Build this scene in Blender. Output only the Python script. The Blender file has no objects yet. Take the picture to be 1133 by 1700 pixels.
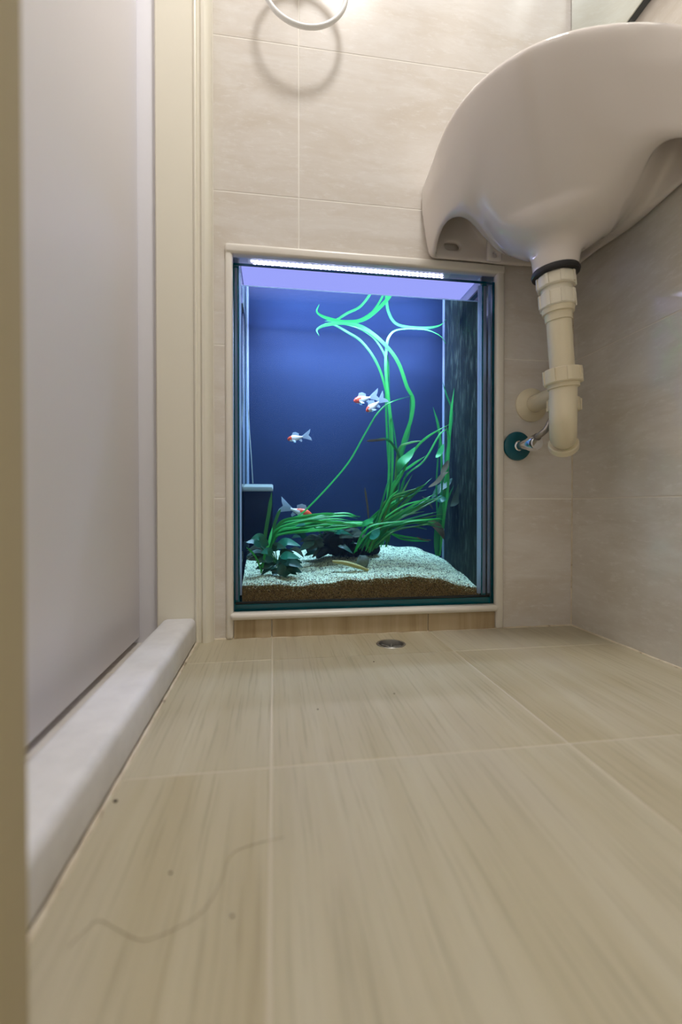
import bpy, bmesh, math, random
import numpy as np
from mathutils import Vector, Matrix
PI = math.pi
rnd = random.Random(7)
SC = bpy.context.scene
COL = SC.collection

# ------------------------------------------------------------------ camera, world, exposure
F_PX, CX, CY = 765.0, 566.5, 850.0
YAW, PITCH, CAMH = math.radians(8.29), 0.0118, 0.2625
cam_d = bpy.data.cameras.new('camera')
cam = bpy.data.objects.new('camera', cam_d); COL.objects.link(cam)
cam.location = (0, 0, CAMH)
cam.rotation_euler = (PI/2 - PITCH, 0, -YAW)
cam_d.sensor_width = 36.0; cam_d.sensor_fit = 'AUTO'
cam_d.lens = F_PX/1700*36.0
cam_d.clip_start = 0.01
cam_d.dof.use_dof = True; cam_d.dof.focus_distance = 0.96; cam_d.dof.aperture_fstop = 2.6
SC.camera = cam
w = bpy.data.worlds.new('world'); SC.world = w; w.use_nodes = True
w.node_tree.nodes['Background'].inputs[0].default_value = (0.8, 0.85, 1, 1)
w.node_tree.nodes['Background'].inputs[1].default_value = 0.3
SC.view_settings.view_transform = 'Standard'; SC.view_settings.look = 'None'
SC.view_settings.gamma = 1.0; SC.view_settings.use_curve_mapping = False
SC.view_settings.exposure = 0.0
SC.cycles.max_bounces = 10; SC.cycles.diffuse_bounces = 5; SC.cycles.glossy_bounces = 5
SC.cycles.transparent_max_bounces = 24; SC.cycles.transmission_bounces = 8; SC.cycles.volume_bounces = 1
SC.cycles.use_denoising = True; SC.cycles.caustics_reflective = False
SC.cycles.sample_clamp_indirect = 4.0
LAMP_STRENGTH = 114.0      # ceiling lamp diffuser
LED_STRENGTH = 20.0        # the little LEDs themselves
LED_POWER, TANK_FILL_POWER = 3.2, 7.4   # watts of the LED strip and of the fill light added over the tank

FW = Vector((math.sin(YAW)*math.cos(PITCH), math.cos(YAW)*math.cos(PITCH), -math.sin(PITCH)))
RT = Vector((math.cos(YAW), -math.sin(YAW), 0))
UP = Vector((math.sin(YAW)*math.sin(PITCH), math.cos(YAW)*math.sin(PITCH), math.cos(PITCH)))
CAMP = Vector((0, 0, CAMH))
def ray(px, py): return FW + RT*((px-CX)/F_PX) + UP*(-(py-CY)/F_PX)
def aty(px, py, Y): d = ray(px, py); return CAMP + d*(Y/d.y)
def atz(px, py, Z): d = ray(px, py); return CAMP + d*((Z-CAMH)/d.z)
def atx(px, py, X): d = ray(px, py); return CAMP + d*(X/d.x)
def q(x, y, Y): return aty(370+x/2.3604, 400+y/2.3604, Y)

# ------------------------------------------------------------------ materials
def mat(name, col, rough=0.5, metal=0.0, **kw):
    m = bpy.data.materials.new(name); m.use_nodes = True
    b = m.node_tree.nodes['Principled BSDF']
    b.inputs['Base Color'].default_value = (*col, 1); b.inputs['Roughness'].default_value = rough
    b.inputs['Metallic'].default_value = metal
    for k, v in kw.items(): b.inputs[k.replace('_', ' ')].default_value = v
    return m
def nodes(m): return m.node_tree.nodes, m.node_tree.links, m.node_tree.nodes['Principled BSDF']
def noise_mix(m, stops, scale=(1, 1, 1), nscale=8, detail=6, rough=0.6, dist=0.0, bump=0.0, coord='Object', rrange=None):
    """colour ramp over a stretched noise"""
    N, L, B = nodes(m)
    tc = N.new('ShaderNodeTexCoord'); mp = N.new('ShaderNodeMapping'); mp.inputs['Scale'].default_value = scale
    nz = N.new('ShaderNodeTexNoise'); nz.inputs['Scale'].default_value = nscale; nz.inputs['Detail'].default_value = detail
    nz.inputs['Roughness'].default_value = rough; nz.inputs['Distortion'].default_value = dist
    cr = N.new('ShaderNodeValToRGB')
    while len(cr.color_ramp.elements) < len(stops): cr.color_ramp.elements.new(0.5)
    for e, (p, c) in zip(cr.color_ramp.elements, stops): e.position = p; e.color = (*c, 1)
    L.new(tc.outputs[coord], mp.inputs[0]); L.new(mp.outputs[0], nz.inputs['Vector'])
    L.new(nz.outputs['Fac'], cr.inputs[0]); L.new(cr.outputs[0], B.inputs['Base Color'])
    if bump:
        bp = N.new('ShaderNodeBump'); bp.inputs['Strength'].default_value = bump; bp.inputs['Distance'].default_value = 0.001
        L.new(nz.outputs['Fac'], bp.inputs['Height']); L.new(bp.outputs[0], B.inputs['Normal'])
    return m, cr, mp
def overlay(m, prev, col, scale, nscale, lo, hi, detail=8, rough=0.7, coord='Object', amount=1.0):
    """mix a second colour over the socket prev where another noise passes lo..hi"""
    N, L, B = nodes(m)
    tc = N.new('ShaderNodeTexCoord'); mp = N.new('ShaderNodeMapping'); mp.inputs['Scale'].default_value = scale
    nz = N.new('ShaderNodeTexNoise'); nz.inputs['Scale'].default_value = nscale; nz.inputs['Detail'].default_value = detail
    nz.inputs['Roughness'].default_value = rough
    mr = N.new('ShaderNodeMapRange'); mr.inputs['From Min'].default_value = lo; mr.inputs['From Max'].default_value = hi
    mr.inputs['To Max'].default_value = amount
    mx = N.new('ShaderNodeMixRGB'); mx.inputs[2].default_value = (*col, 1)
    L.new(tc.outputs[coord], mp.inputs[0]); L.new(mp.outputs[0], nz.inputs['Vector']); L.new(nz.outputs['Fac'], mr.inputs['Value'])
    L.new(mr.outputs[0], mx.inputs[0]); L.new(prev, mx.inputs[1]); L.new(mx.outputs[0], B.inputs['Base Color'])
    return mx.outputs[0]

# travertine-look wall tile (horizontal veins) for the back wall and for the side wall
def stone(name, scale, base, dark, light, gloss=0.2):
    m = mat(name, base, gloss)
    m, cr, mp = noise_mix(m, [(0.32, dark), (0.52, base), (0.72, light)], scale, 9, 8, 0.65, 0.6)
    s = overlay(m, cr.outputs[0], light, tuple(v*1.0 for v in scale), 60, 0.52, 0.64, 10, 0.8, amount=0.8)
    overlay(m, s, dark, scale, 20, 0.54, 0.68, 9, 0.75, amount=0.55)
    return m
M_STONE = stone('travertine_tile', (0.45, 1, 1.6), (0.715, 0.665, 0.605), (0.655, 0.59, 0.51), (0.78, 0.745, 0.70))
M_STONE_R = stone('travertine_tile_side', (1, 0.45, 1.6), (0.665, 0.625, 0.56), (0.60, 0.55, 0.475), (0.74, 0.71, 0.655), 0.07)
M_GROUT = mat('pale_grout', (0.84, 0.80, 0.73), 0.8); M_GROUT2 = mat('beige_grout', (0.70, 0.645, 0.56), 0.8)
M_FGROUT = mat('floor_grout', (0.55, 0.49, 0.375), 0.8)
def wood_tile(name, base, dark, light, seed):
    m = mat(name, base, 0.42, Specular_IOR_Level=0.3)
    m, cr, mp = noise_mix(m, [(0.25, dark), (0.5, base), (0.78, light)], (1, 0.06, 1), 26, 5, 0.55, 0.7)
    mp.inputs['Location'].default_value = (seed*1.7, seed*0.9, 0)
    s = overlay(m, cr.outputs[0], tuple(v*0.72 for v in dark), (1, 0.025, 1), 240, 0.52, 0.66, 4, 0.6, amount=0.5)
    s = overlay(m, s, (0.48, 0.43, 0.34), (1, 0.35, 1), 5, 0.48, 0.70, 3, 0.5, amount=0.55)
    return m
M_FLOOR = [wood_tile('wood_look_tile', (0.468, 0.412, 0.285), (0.42, 0.362, 0.235), (0.525, 0.475, 0.345), 1),
           wood_tile('wood_look_tile', (0.478, 0.427, 0.302), (0.43, 0.377, 0.252), (0.53, 0.485, 0.36), 5),
           wood_tile('wood_look_tile', (0.457, 0.40, 0.27), (0.412, 0.35, 0.22), (0.515, 0.463, 0.333), 9)]
M_SKIRT = mat('wood_look_skirting', (0.5, 0.4, 0.25), 0.4)
_, cr, _ = noise_mix(M_SKIRT, [(0.3, (0.36, 0.26, 0.14)), (0.5, (0.48, 0.37, 0.22)), (0.75, (0.58, 0.47, 0.31))], (1, 1, 0.05), 34, 5, 0.55, 0.6)
overlay(M_SKIRT, cr.outputs[0], (0.25, 0.17, 0.09), (1, 1, 0.03), 80, 0.6, 0.75, 3, amount=0.6)
M_CREAM = mat('cream_gloss_paint', (0.82, 0.775, 0.65), 0.3)
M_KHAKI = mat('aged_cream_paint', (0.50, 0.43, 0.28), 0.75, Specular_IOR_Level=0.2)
M_GREYP = mat('grey_lilac_paint', (0.84, 0.83, 0.87), 0.5)
M_DOOR = mat('pale_lilac_laminate', (0.90, 0.875, 0.905), 0.5)
M_CURB = mat('white_stone_threshold', (0.76, 0.75, 0.75), 0.4)
_, cr, _ = noise_mix(M_CURB, [(0.3, (0.70, 0.69, 0.70)), (0.6, (0.78, 0.77, 0.78))], (1, 1, 1), 30)
M_TRIM = mat('cream_plastic_trim', (0.79, 0.745, 0.665), 0.28)
M_CAULK = mat('aged_caulk', (0.66, 0.57, 0.43), 0.6)
noise_mix(M_CAULK, [(0.28, (0.20, 0.15, 0.09)), (0.42, (0.62, 0.53, 0.39)), (0.7, (0.72, 0.65, 0.52))], (1, 1, 1), 40)
M_WHITEWALL = mat('white_paint', (0.88, 0.87, 0.86), 0.7)
M_CERAMIC = mat('white_glazed_ceramic', (0.73, 0.67, 0.625), 0.08, Coat_Weight=0.3)
M_IVORY = mat('ivory_plastic', (0.78, 0.70, 0.51), 0.32)
M_IVORY2 = mat('pale_ivory_plastic', (0.82, 0.77, 0.64), 0.35)
M_RUBBER = mat('black_rubber', (0.015, 0.015, 0.017), 0.5)
M_CHROME = mat('chrome', (0.85, 0.86, 0.9), 0.12, 1.0)
M_STEEL = mat('dull_steel', (0.42, 0.41, 0.38), 0.35, 0.9)
M_TEAL = mat('teal_plastic_film', (0.0, 0.10, 0.14), 0.3)
M_WHITEP = mat('white_plastic', (0.84, 0.84, 0.82), 0.3)
M_DARK = mat('dark_hole', (0.03, 0.03, 0.03), 0.6)
M_BRAID = mat('braided_steel', (0.36, 0.33, 0.30), 0.4, 0.8)
M_MIRROR = mat('mirror_silver', (0.86, 0.92, 0.88), 0.03, 1.0)
M_MEDGE = mat('mirror_edge', (0.06, 0.07, 0.07), 0.4)
M_HAIR = mat('dark_crumb', (0.06, 0.04, 0.03), 0.5); M_HAIR2 = mat('brown_hair', (0.22, 0.16, 0.09), 0.5)
def thin_glass(name, tint=(1, 1, 1), ior=1.45, rough=0.0):
    m = bpy.data.materials.new(name); m.use_nodes = True
    N, L = m.node_tree.nodes, m.node_tree.links
    N.remove(N['Principled BSDF'])
    t = N.new('ShaderNodeBsdfTransparent'); t.inputs[0].default_value = (*tint, 1)
    g = N.new('ShaderNodeBsdfGlossy'); g.inputs['Roughness'].default_value = rough; g.inputs['Color'].default_value = (1, 1, 1, 1)
    f = N.new('ShaderNodeFresnel'); f.inputs['IOR'].default_value = ior
    x = N.new('ShaderNodeMixShader')
    L.new(f.outputs[0], x.inputs[0]); L.new(t.outputs[0], x.inputs[1]); L.new(g.outputs[0], x.inputs[2])
    L.new(x.outputs[0], N['Material Output'].inputs['Surface'])
    return m
M_GLASS = thin_glass('clear_glass', (0.97, 0.99, 0.985), 1.1)
M_GEDGE = mat('teal_glass_edge', (0.0, 0.13, 0.18), 0.15)
M_BACKP = mat('blue_backing_film', (0.13, 0.17, 0.46), 0.7, Specular_IOR_Level=0.1)
noise_mix(M_BACKP, [(0.3, (0.006, 0.0105, 0.034)), (0.7, (0.009, 0.0155, 0.046))], (1, 1, 1), 5)
M_ALGAE = mat('algae_on_glass', (0.04, 0.05, 0.045), 0.6, Specular_IOR_Level=0.15)
_, cr, _ = noise_mix(M_ALGAE, [(0.3, (0.003, 0.005, 0.004)), (0.52, (0.012, 0.018, 0.013)), (0.72, (0.10, 0.13, 0.10))], (1, 5, 1.0), 26, 10, 0.75)
M_LEDBODY = mat('lamp_housing', (0.7, 0.7, 0.78), 0.4)
def emit(name, col, s):
    m = bpy.data.materials.new(name); m.use_nodes = True
    N, L = m.node_tree.nodes, m.node_tree.links; N.remove(N['Principled BSDF'])
    e = N.new('ShaderNodeEmission'); e.inputs[0].default_value = (*col, 1); e.inputs[1].default_value = s
    L.new(e.outputs[0], N['Material Output'].inputs['Surface']); return m
M_LED = emit('led_light', (0.62, 0.62, 1.0), LED_STRENGTH)
M_LIDGLOW = emit('lid_glow', (0.35, 0.38, 1.0), 1.0)  # added glow, stands in for light thrown from the water onto the lid
def leaf_mat(name, col, tr=0.35, rough=0.35):
    m = bpy.data.materials.new(name); m.use_nodes = True
    N, L = m.node_tree.nodes, m.node_tree.links
    b = N['Principled BSDF']; b.inputs['Base Color'].default_value = (*col, 1); b.inputs['Roughness'].default_value = rough
    t = N.new('ShaderNodeBsdfTranslucent'); t.inputs[0].default_value = (col[0]*0.9, min(1, col[1]*1.15), col[2]*0.9, 1)
    x = N.new('ShaderNodeMixShader'); x.inputs[0].default_value = tr
    L.new(b.outputs[0], x.inputs[1]); L.new(t.outputs[0], x.inputs[2]); L.new(x.outputs[0], N['Material Output'].inputs['Surface'])
    return m
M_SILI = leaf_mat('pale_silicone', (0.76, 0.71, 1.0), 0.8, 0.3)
M_GRASS = [leaf_mat('eelgrass_green', (0.025, 0.42, 0.07)), leaf_mat('eelgrass_bright', (0.05, 0.54, 0.10)),
           leaf_mat('eelgrass_deep', (0.012, 0.25, 0.06)), leaf_mat('eelgrass_olive', (0.06, 0.27, 0.04))]
M_ANUB = [leaf_mat('broad_leaf_dark', (0.010, 0.085, 0.05), 0.15), leaf_mat('broad_leaf_teal', (0.015, 0.20, 0.12), 0.2),
          leaf_mat('broad_leaf_green', (0.03, 0.42, 0.11), 0.3)]
M_DEAD = [leaf_mat('dead_leaf_brown', (0.13, 0.10, 0.05), 0.3, 0.8), leaf_mat('dead_leaf_grey', (0.045, 0.07, 0.04), 0.2, 0.8)]
M_WOOD = mat('wet_driftwood', (0.010, 0.012, 0.008), 0.8, Specular_IOR_Level=0.1)
M_STICK = mat('tan_twig', (0.36, 0.29, 0.08), 0.5)
M_FBLACK = mat('black_filter_plastic', (0.003, 0.004, 0.005), 0.6, Specular_IOR_Level=0.1)
M_FGREY = mat('grey_filter_lid', (0.22, 0.24, 0.22), 0.5)
M_FISHW = mat('white_fish_scales', (0.85, 0.82, 0.84), 0.3)
M_FISHR = mat('red_fish_scales', (0.80, 0.09, 0.03), 0.3)
M_FIN = leaf_mat('pale_fin', (0.62, 0.66, 0.85), 0.5)
M_EYE = mat('fish_eye', (0.01, 0.01, 0.01), 0.15)
M_SNAIL = mat('mossy_stone', (0.14, 0.17, 0.13), 0.7)
noise_mix(M_SNAIL, [(0.3, (0.06, 0.08, 0.06)), (0.7, (0.22, 0.26, 0.20))], (1, 1, 1), 60)

# ------------------------------------------------------------------ object helpers
def link(name, me, m=None, parent=None):
    o = bpy.data.objects.new(name, me); COL.objects.link(o)
    for x in (m if isinstance(m, (list, tuple)) else [m] if m else []): me.materials.append(x)
    if parent:
        o.parent = parent; p, L = parent, Vector((0, 0, 0))
        while p: L += p.location; p = p.parent
        o.location = -L
    return o
def obj(name, bm, m=None, parent=None, smooth=True, ang=40):
    bmesh.ops.recalc_face_normals(bm, faces=bm.faces[:])
    me = bpy.data.meshes.new(name); bm.to_mesh(me); bm.free()
    if smooth:
        me.polygons.foreach_set('use_smooth', [True]*len(me.polygons))
        me.set_sharp_from_angle(angle=math.radians(ang))
    return link(name, me, m, parent)
def tag(o, label, cat=None, group=None, kind=None):
    o['label'] = label
    if cat: o['category'] = cat
    if group: o['group'] = group
    if kind: o['kind'] = kind
    return o
def struct(o, label=None):
    o['kind'] = 'structure'
    if label: o['label'] = label
    return o
def thing(name, label, cat, loc=(0, 0, 0), group=None):
    o = bpy.data.objects.new(name, None); COL.objects.link(o); o.location = loc; o.empty_display_size = 0.03
    return tag(o, label, cat, group)
def box(bm, a, b, bev=0.0, seg=2, mi=0):
    a, b = Vector(a), Vector(b)
    r = bmesh.ops.create_cube(bm, size=1.0)
    c, s = (a+b)/2, (b-a)
    for v in r['verts']: v.co = Vector((v.co.x*s.x, v.co.y*s.y, v.co.z*s.z)) + c
    fs = {f for v in r['verts'] for f in v.link_faces}
    for f in fs: f.material_index = mi
    if bev:
        es = {e for f in fs for e in f.edges}
        bmesh.ops.bevel(bm, geom=list(es), offset=bev, segments=seg, affect='EDGES', profile=0.5)
    return bm
def boxo(name, a, b, m, parent=None, bev=0.0, seg=2):
    return obj(name, box(bmesh.new(), a, b, bev, seg), m, parent)
def prism(bm, pts, axis, lo, hi):
    """extrude polygon pts (2D) along axis (0,1,2) from lo to hi"""
    def mk(p, h):
        l = list(p); l.insert(axis, h); return bm.verts.new(l)
    A = [mk(p, lo) for p in pts]; B = [mk(p, hi) for p in pts]; n = len(pts)
    bm.faces.new(A); bm.faces.new(B[::-1])
    for i in range(n): bm.faces.new((A[i], A[(i+1) % n], B[(i+1) % n], B[i]))
    return bm
def crom(P, n=8):
    P = [Vector(p) for p in P]
    if len(P) < 3: return [P[0].lerp(P[-1], i/n) for i in range(n+1)]
    out = []
    for i in range(len(P)-1):
        p0 = P[i-1] if i else P[0]*2-P[1]; p1, p2 = P[i], P[i+1]
        p3 = P[i+2] if i+2 < len(P) else P[-1]*2-P[-2]
        for k in range(n):
            t = k/n
            out.append(0.5*((2*p1)+(p2-p0)*t+(2*p0-5*p1+4*p2-p3)*t*t+(3*p1-3*p2+p3-p0)*t**3))
    out.append(P[-1]); return out
def tube(bm, pts, rad, seg=16, caps=True):
    """swept tube; rad a number or a list per point"""
    n = len(pts); pts = [Vector(p) for p in pts]
    R = rad if isinstance(rad, (list, tuple)) else [rad]*n
    T = [(pts[min(i+1, n-1)]-pts[max(i-1, 0)]).normalized() for i in range(n)]
    u = T[0].orthogonal().normalized(); rings = []
    for i in range(n):
        u = (u - T[i]*u.dot(T[i])).normalized(); v = T[i].cross(u)
        rings.append([bm.verts.new(pts[i]+(u*math.cos(2*PI*k/seg)+v*math.sin(2*PI*k/seg))*R[i]) for k in range(seg)])
    for i in range(n-1):
        for k in range(seg): bm.faces.new((rings[i][k], rings[i][(k+1) % seg], rings[i+1][(k+1) % seg], rings[i+1][k]))
    if caps: bm.faces.new(rings[0][::-1]); bm.faces.new(rings[-1])
    return bm
def lathe(bm, c, axis, prof, seg=32):
    """prof: list of (along, radius) about axis through c"""
    ax = Vector(axis).normalized(); u = ax.orthogonal().normalized(); v = ax.cross(u); c = Vector(c); rings = []
    for t, r in prof:
        if r < 1e-6: rings.append([bm.verts.new(c+ax*t)])
        else: rings.append([bm.verts.new(c+ax*t+(u*math.cos(2*PI*k/seg)+v*math.sin(2*PI*k/seg))*r) for k in range(seg)])
    for a, b in zip(rings, rings[1:]):
        for k in range(seg):
            k2 = (k+1) % seg
            if len(a) == 1 and len(b) == 1: continue
            if len(a) == 1: bm.faces.new((a[0], b[k], b[k2]))
            elif len(b) == 1: bm.faces.new((a[k], a[k2], b[0]))
            else: bm.faces.new((a[k], a[k2], b[k2], b[k]))
    return bm
def plate_hole(bm, x0, y0, x1, y1, cx, cy, r, zt, zb, seg=32):
    """horizontal plate with a round hole"""
    for z in (zt, zb):
        o = [bm.verts.new((x, y, z)) for x, y in ((x0, y0), (x1, y0), (x1, y1), (x0, y1))]
        c = [bm.verts.new((cx+r*math.cos(2*PI*k/seg), cy+r*math.sin(2*PI*k/seg), z)) for k in range(seg)]
        es = [bm.edges.new((o[i], o[(i+1) % 4])) for i in range(4)] + [bm.edges.new((c[i], c[(i+1) % seg])) for i in range(seg)]
        bmesh.ops.triangle_fill(bm, edges=es, use_beauty=True)
        if z == zt: O, C = o, c
        else:
            for i in range(4): bm.faces.new((O[i], O[(i+1) % 4], o[(i+1) % 4], o[i]))
            for i in range(seg): bm.faces.new((C[i], C[(i+1) % seg], c[(i+1) % seg], c[i]))
    return bm

# ------------------------------------------------------------------ the room
XL, XR, YB, YF, ZC = -0.148, 0.651, 0.932, -1.30, 2.36
OX0, OX1, OZ0, OZ1 = -0.093, 0.488, 0.037, 0.776         # tiled opening for the tank (outside of its trim)
G = 0.0011                                                # half a wall joint
DX, DY, DR = 0.221, 0.855, 0.0245                         # floor drain

# floor
bm = bmesh.new()
plate_hole(bm, -0.7, 0.70, 0.8, 1.05, DX, DY, DR, -0.0005, -0.05)
box(bm, (-0.7, YF-0.1, -0.05), (0.8, 0.70, -0.0005))
floor = struct(obj('floor', bm, M_FGROUT, smooth=False), 'floor of pale wood-look tiles with whitish joints')
fx = [(XL, -0.003), (-0.003, 0.3235), (0.3235, XR)]
fy = [(0.795, YB), (0.466, 0.795), (0.137, 0.466), (-0.192, 0.137), (-0.52, -0.192), (-0.85, -0.52), (YF, -0.85)]
k = 0
for j, (y0, y1) in enumerate(fy):
    for i, (x0, x1) in enumerate(fx):
        bm = bmesh.new(); g = 0.0010
        if x0 < DX < x1 and y0 < DY < y1:
            plate_hole(bm, x0+g, y0+g, x1-g, y1, DX, DY, DR, 0, -0.008)
        else: box(bm, (x0+g, y0+g, -0.008), (x1-g, y1-g, 0), 0.0008, 1)
        obj('tile', bm, M_FLOOR[(i*2+j) % 3], floor, smooth=False); k += 1
for y0, y1 in ((0.77, 1.04), (0.44, 0.77), (0.11, 0.44), (-0.2, 0.11)):
    obj('tile', box(bmesh.new(), (-0.60, y0+0.0013, -0.008), (XL-0.066, y1-0.0013, 0), 0.0008, 1), M_STONE, floor, smooth=False)

# back wall: grout bed with the opening cut out, and its tiles
rows = [(0, 0.2795), (0.2795, 0.5795), (0.5795, 0.8795), (0.8795, 1.1795), (1.1795, 1.4795), (1.4795, 1.7795), (1.7795, 2.0795), (2.0795, ZC)]
bm = bmesh.new(); y0, y1 = YB+0.0004, YB+0.03
box(bm, (-0.32, y0+0.05, 0), (-0.117, y1+0.05, ZC)); box(bm, (-0.117, y0, 0), (OX0, y1, OZ1)); box(bm, (OX1, y0, 0), (XR+0.03, y1, OZ1))
box(bm, (-0.117, y0, OZ1), (XR+0.03, y1, ZC)); box(bm, (OX0, y0, 0), (OX1, y1, OZ0))
wall_back = struct(obj('wall_back', bm, M_GROUT, smooth=False), 'back wall of cream travertine-look tiles around the fish tank')
def wtile(pts, m=M_STONE, parent=wall_back, y=YB):
    bm = bmesh.new(); prism(bm, pts, 1, y, y+0.008)
    fe = [e for e in bm.edges if all(abs(v.co.y-y) < 1e-6 for v in e.verts)]
    bmesh.ops.bevel(bm, geom=fe, offset=0.0007, segments=1, affect='EDGES')
    return obj('tile', bm, m, parent, smooth=False)
def rect(x0, x1, z0, z1, g=G): return [(x0+g, z0+g), (x1-g, z0+g), (x1-g, z1-g), (x0+g, z1-g)]
XC = 0.0505
for z0, z1 in rows[:2]:
    wtile(rect(-0.117, OX0, z0, z1)); wtile(rect(OX1, XR, z0, z1))
z0, z1 = rows[2]
wtile([(-0.117+G, z0+G), (OX0, z0+G), (OX0, OZ1), (XC-G, OZ1), (XC-G, z1-G), (-0.117+G, z1-G)])
wtile([(OX1, z0+G), (XR-G, z0+G), (XR-G, z1-G), (XC+G, z1-G), (XC+G, OZ1), (OX1, OZ1)])
for z0, z1 in rows[3:]:
    wtile(rect(-0.117, XC, z0, z1)); wtile(rect(XC, XR, z0, z1))
# right wall
bm = bmesh.new(); box(bm, (XR+0.0004, YF-0.1, 0), (XR+0.04, YB+0.03, ZC))
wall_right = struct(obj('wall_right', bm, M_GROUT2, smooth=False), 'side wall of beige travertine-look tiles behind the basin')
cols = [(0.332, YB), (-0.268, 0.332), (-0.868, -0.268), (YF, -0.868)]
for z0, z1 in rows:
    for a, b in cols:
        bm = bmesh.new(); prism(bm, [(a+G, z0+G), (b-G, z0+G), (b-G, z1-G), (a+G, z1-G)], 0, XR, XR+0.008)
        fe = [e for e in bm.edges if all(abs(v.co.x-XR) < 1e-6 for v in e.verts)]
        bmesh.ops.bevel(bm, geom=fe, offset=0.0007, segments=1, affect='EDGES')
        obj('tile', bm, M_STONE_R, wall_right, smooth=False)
struct(boxo('ceiling', (-0.7, YF-0.1, ZC), (0.8, 1.0, ZC+0.05), M_WHITEWALL), 'white ceiling')
struct(boxo('wall_front', (-0.7, YF-0.05, 0), (0.8, YF, ZC), M_WHITEWALL), 'white wall behind the camera')
# left wall: solid towards the camera side, lintel above the door
bm = bmesh.new(); box(bm, (-0.30, YF, 0), (XL, 0.18, ZC)); box(bm, (-0.30, 0.18, 2.04), (XL, 0.94, ZC))
struct(obj('wall_left', bm, M_WHITEWALL, smooth=False), 'left wall that holds the door frame')
# outside of the door (never seen, keeps the light in)
struct(boxo('wall_hall', (-0.70, -0.3, 0), (-0.66, 1.2, ZC), M_WHITEWALL), 'hall wall outside the door')

# door frame: near casing, far post with moulding, rebate
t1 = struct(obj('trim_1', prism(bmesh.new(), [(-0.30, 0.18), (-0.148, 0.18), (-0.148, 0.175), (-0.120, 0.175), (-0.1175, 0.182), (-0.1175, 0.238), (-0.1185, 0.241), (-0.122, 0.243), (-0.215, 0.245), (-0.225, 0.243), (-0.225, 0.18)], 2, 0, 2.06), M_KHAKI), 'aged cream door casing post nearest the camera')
far = [(-0.30, 1.0), (-0.30, 0.990), (-0.222, 1.0), (-0.2215, 0.920), (-0.219, 0.917), (-0.152, 0.917), (-0.1505, 0.9155), (-0.1500, 0.913), (-0.1475, 0.9115), (-0.145, 0.9125), (-0.1435, 0.915),
       (-0.1385, 0.9155), (-0.137, 0.912), (-0.135, 0.9095), (-0.129, 0.909), (-0.124, 0.9115), (-0.1205, 0.916), (-0.1175, 0.923), (-0.117, 0.934), (-0.117, 1.0)]
struct(obj('trim_2', prism(bmesh.new(), far[2:], 2, 0, 2.06), M_CREAM, ang=28), 'cream gloss door post with moulded architrave left of the tank')
struct(boxo('trim_3', (-0.34, 0.931, 0), (-0.2225, 0.985, 2.06), M_GREYP, bev=0.001), 'grey rebate of the door frame beside the door leaf')
struct(boxo('trim_4', (-0.30, 0.18, 2.0), (-0.13, 0.93, 2.06), M_CREAM, bev=0.004), 'cream head of the door frame')
# door leaf
door = struct(boxo('door_1', (-0.294, 0.262, 0.012), (-0.256, 0.9297, 2.0), M_DOOR, bev=0.0012), 'closed plain door with pale pinkish laminate')
# threshold
th = boxo('threshold', (XL-0.062, 0.20, -0.002), (XL, 0.9165, 0.0495), M_CURB, bev=0.011, seg=5)
for v in th.data.vertices:
    if v.co.z < 0.012: v.co.z = max(v.co.z, 0.0)
tag(th, 'white rounded stone kerb lying across the foot of the doorway', 'threshold', kind='structure')
# caulk lines
def bead(name, a, b, r, label):
    p = [Vector(a).lerp(Vector(b), i/40) for i in range(41)]
    R = [r*(1+0.25*math.sin(i*2.1)+0.2*rnd.random()) for i in range(41)]
    return struct(obj(name, tube(bmesh.new(), p, R, 8), M_CAULK), label)
bead('trim_9', (XL+0.0006, 0.24, 0.0), (XL+0.0006, 0.915, 0.0), 0.0022, 'aged caulk line along the foot of the kerb')
bead('trim_10', (-0.117, YB-0.0005, 0.0), (XR, YB-0.0005, 0.0), 0.0022, 'aged caulk line along the foot of the back wall')
bead('trim_11', (XR-0.0005, -0.2, 0.0), (XR-0.0005, YB, 0.0), 0.0022, 'aged caulk line along the foot of the side wall')
bead('trim_12', (XR-0.0005, YB-0.0005, 0.0), (XR-0.0005, YB-0.0005, 0.78), 0.0016, 'grout line up the corner of the two tiled walls')

# ------------------------------------------------------------------ tank opening: trim, skirting, alcove
IX0, IX1, IZ0, IZ1 = -0.0795, 0.4705, 0.0525, 0.7575       # clear opening
def trim_piece(name, a, b, label, bev=0.0055):
    return struct(boxo(name, a, b, M_TRIM, bev=bev, seg=4), label)
trim_piece('trim_5', (OX0-0.001, YB-0.006, 0.0), (IX0, YB+0.014, OZ1), 'cream plastic corner trim left of the tank')
trim_piece('trim_6', (IX1, YB-0.006, 0.0), (OX1+0.001, YB+0.014, OZ1), 'cream plastic corner trim right of the tank')
trim_piece('trim_7', (OX0-0.001, YB-0.008, IZ1), (OX1+0.001, YB+0.014, OZ1+0.001), 'cream plastic corner trim above the tank')
trim_piece('trim_8', (IX0-0.006, YB-0.013, 0.0385), (IX1+0.004, YB+0.016, IZ0), 'rounded cream ledge trim under the tank', 0.0065)
sk = struct(boxo('baseboard_back', (IX0, YB+0.001, 0), (IX1, YB+0.02, 0.0385), M_GROUT), 'strip of wood-look skirting tiles under the tank')
for a, b in ((IX0, -0.0045), (-0.0045, 0.3205), (0.3205, IX1)):
    boxo('tile', (a+0.0009, YB-0.003, 0.001), (b-0.0009, YB+0.004, 0.0378), M_SKIRT, sk, bev=0.0006, seg=1)
AY1 = 1.24
bm = bmesh.new()
box(bm, (IX0-0.03, YB+0.03, -0.01), (IX1+0.03, AY1+0.03, 0.0515)); box(bm, (IX0-0.03, AY1, 0), (IX1+0.03, AY1+0.03, 0.83))
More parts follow.
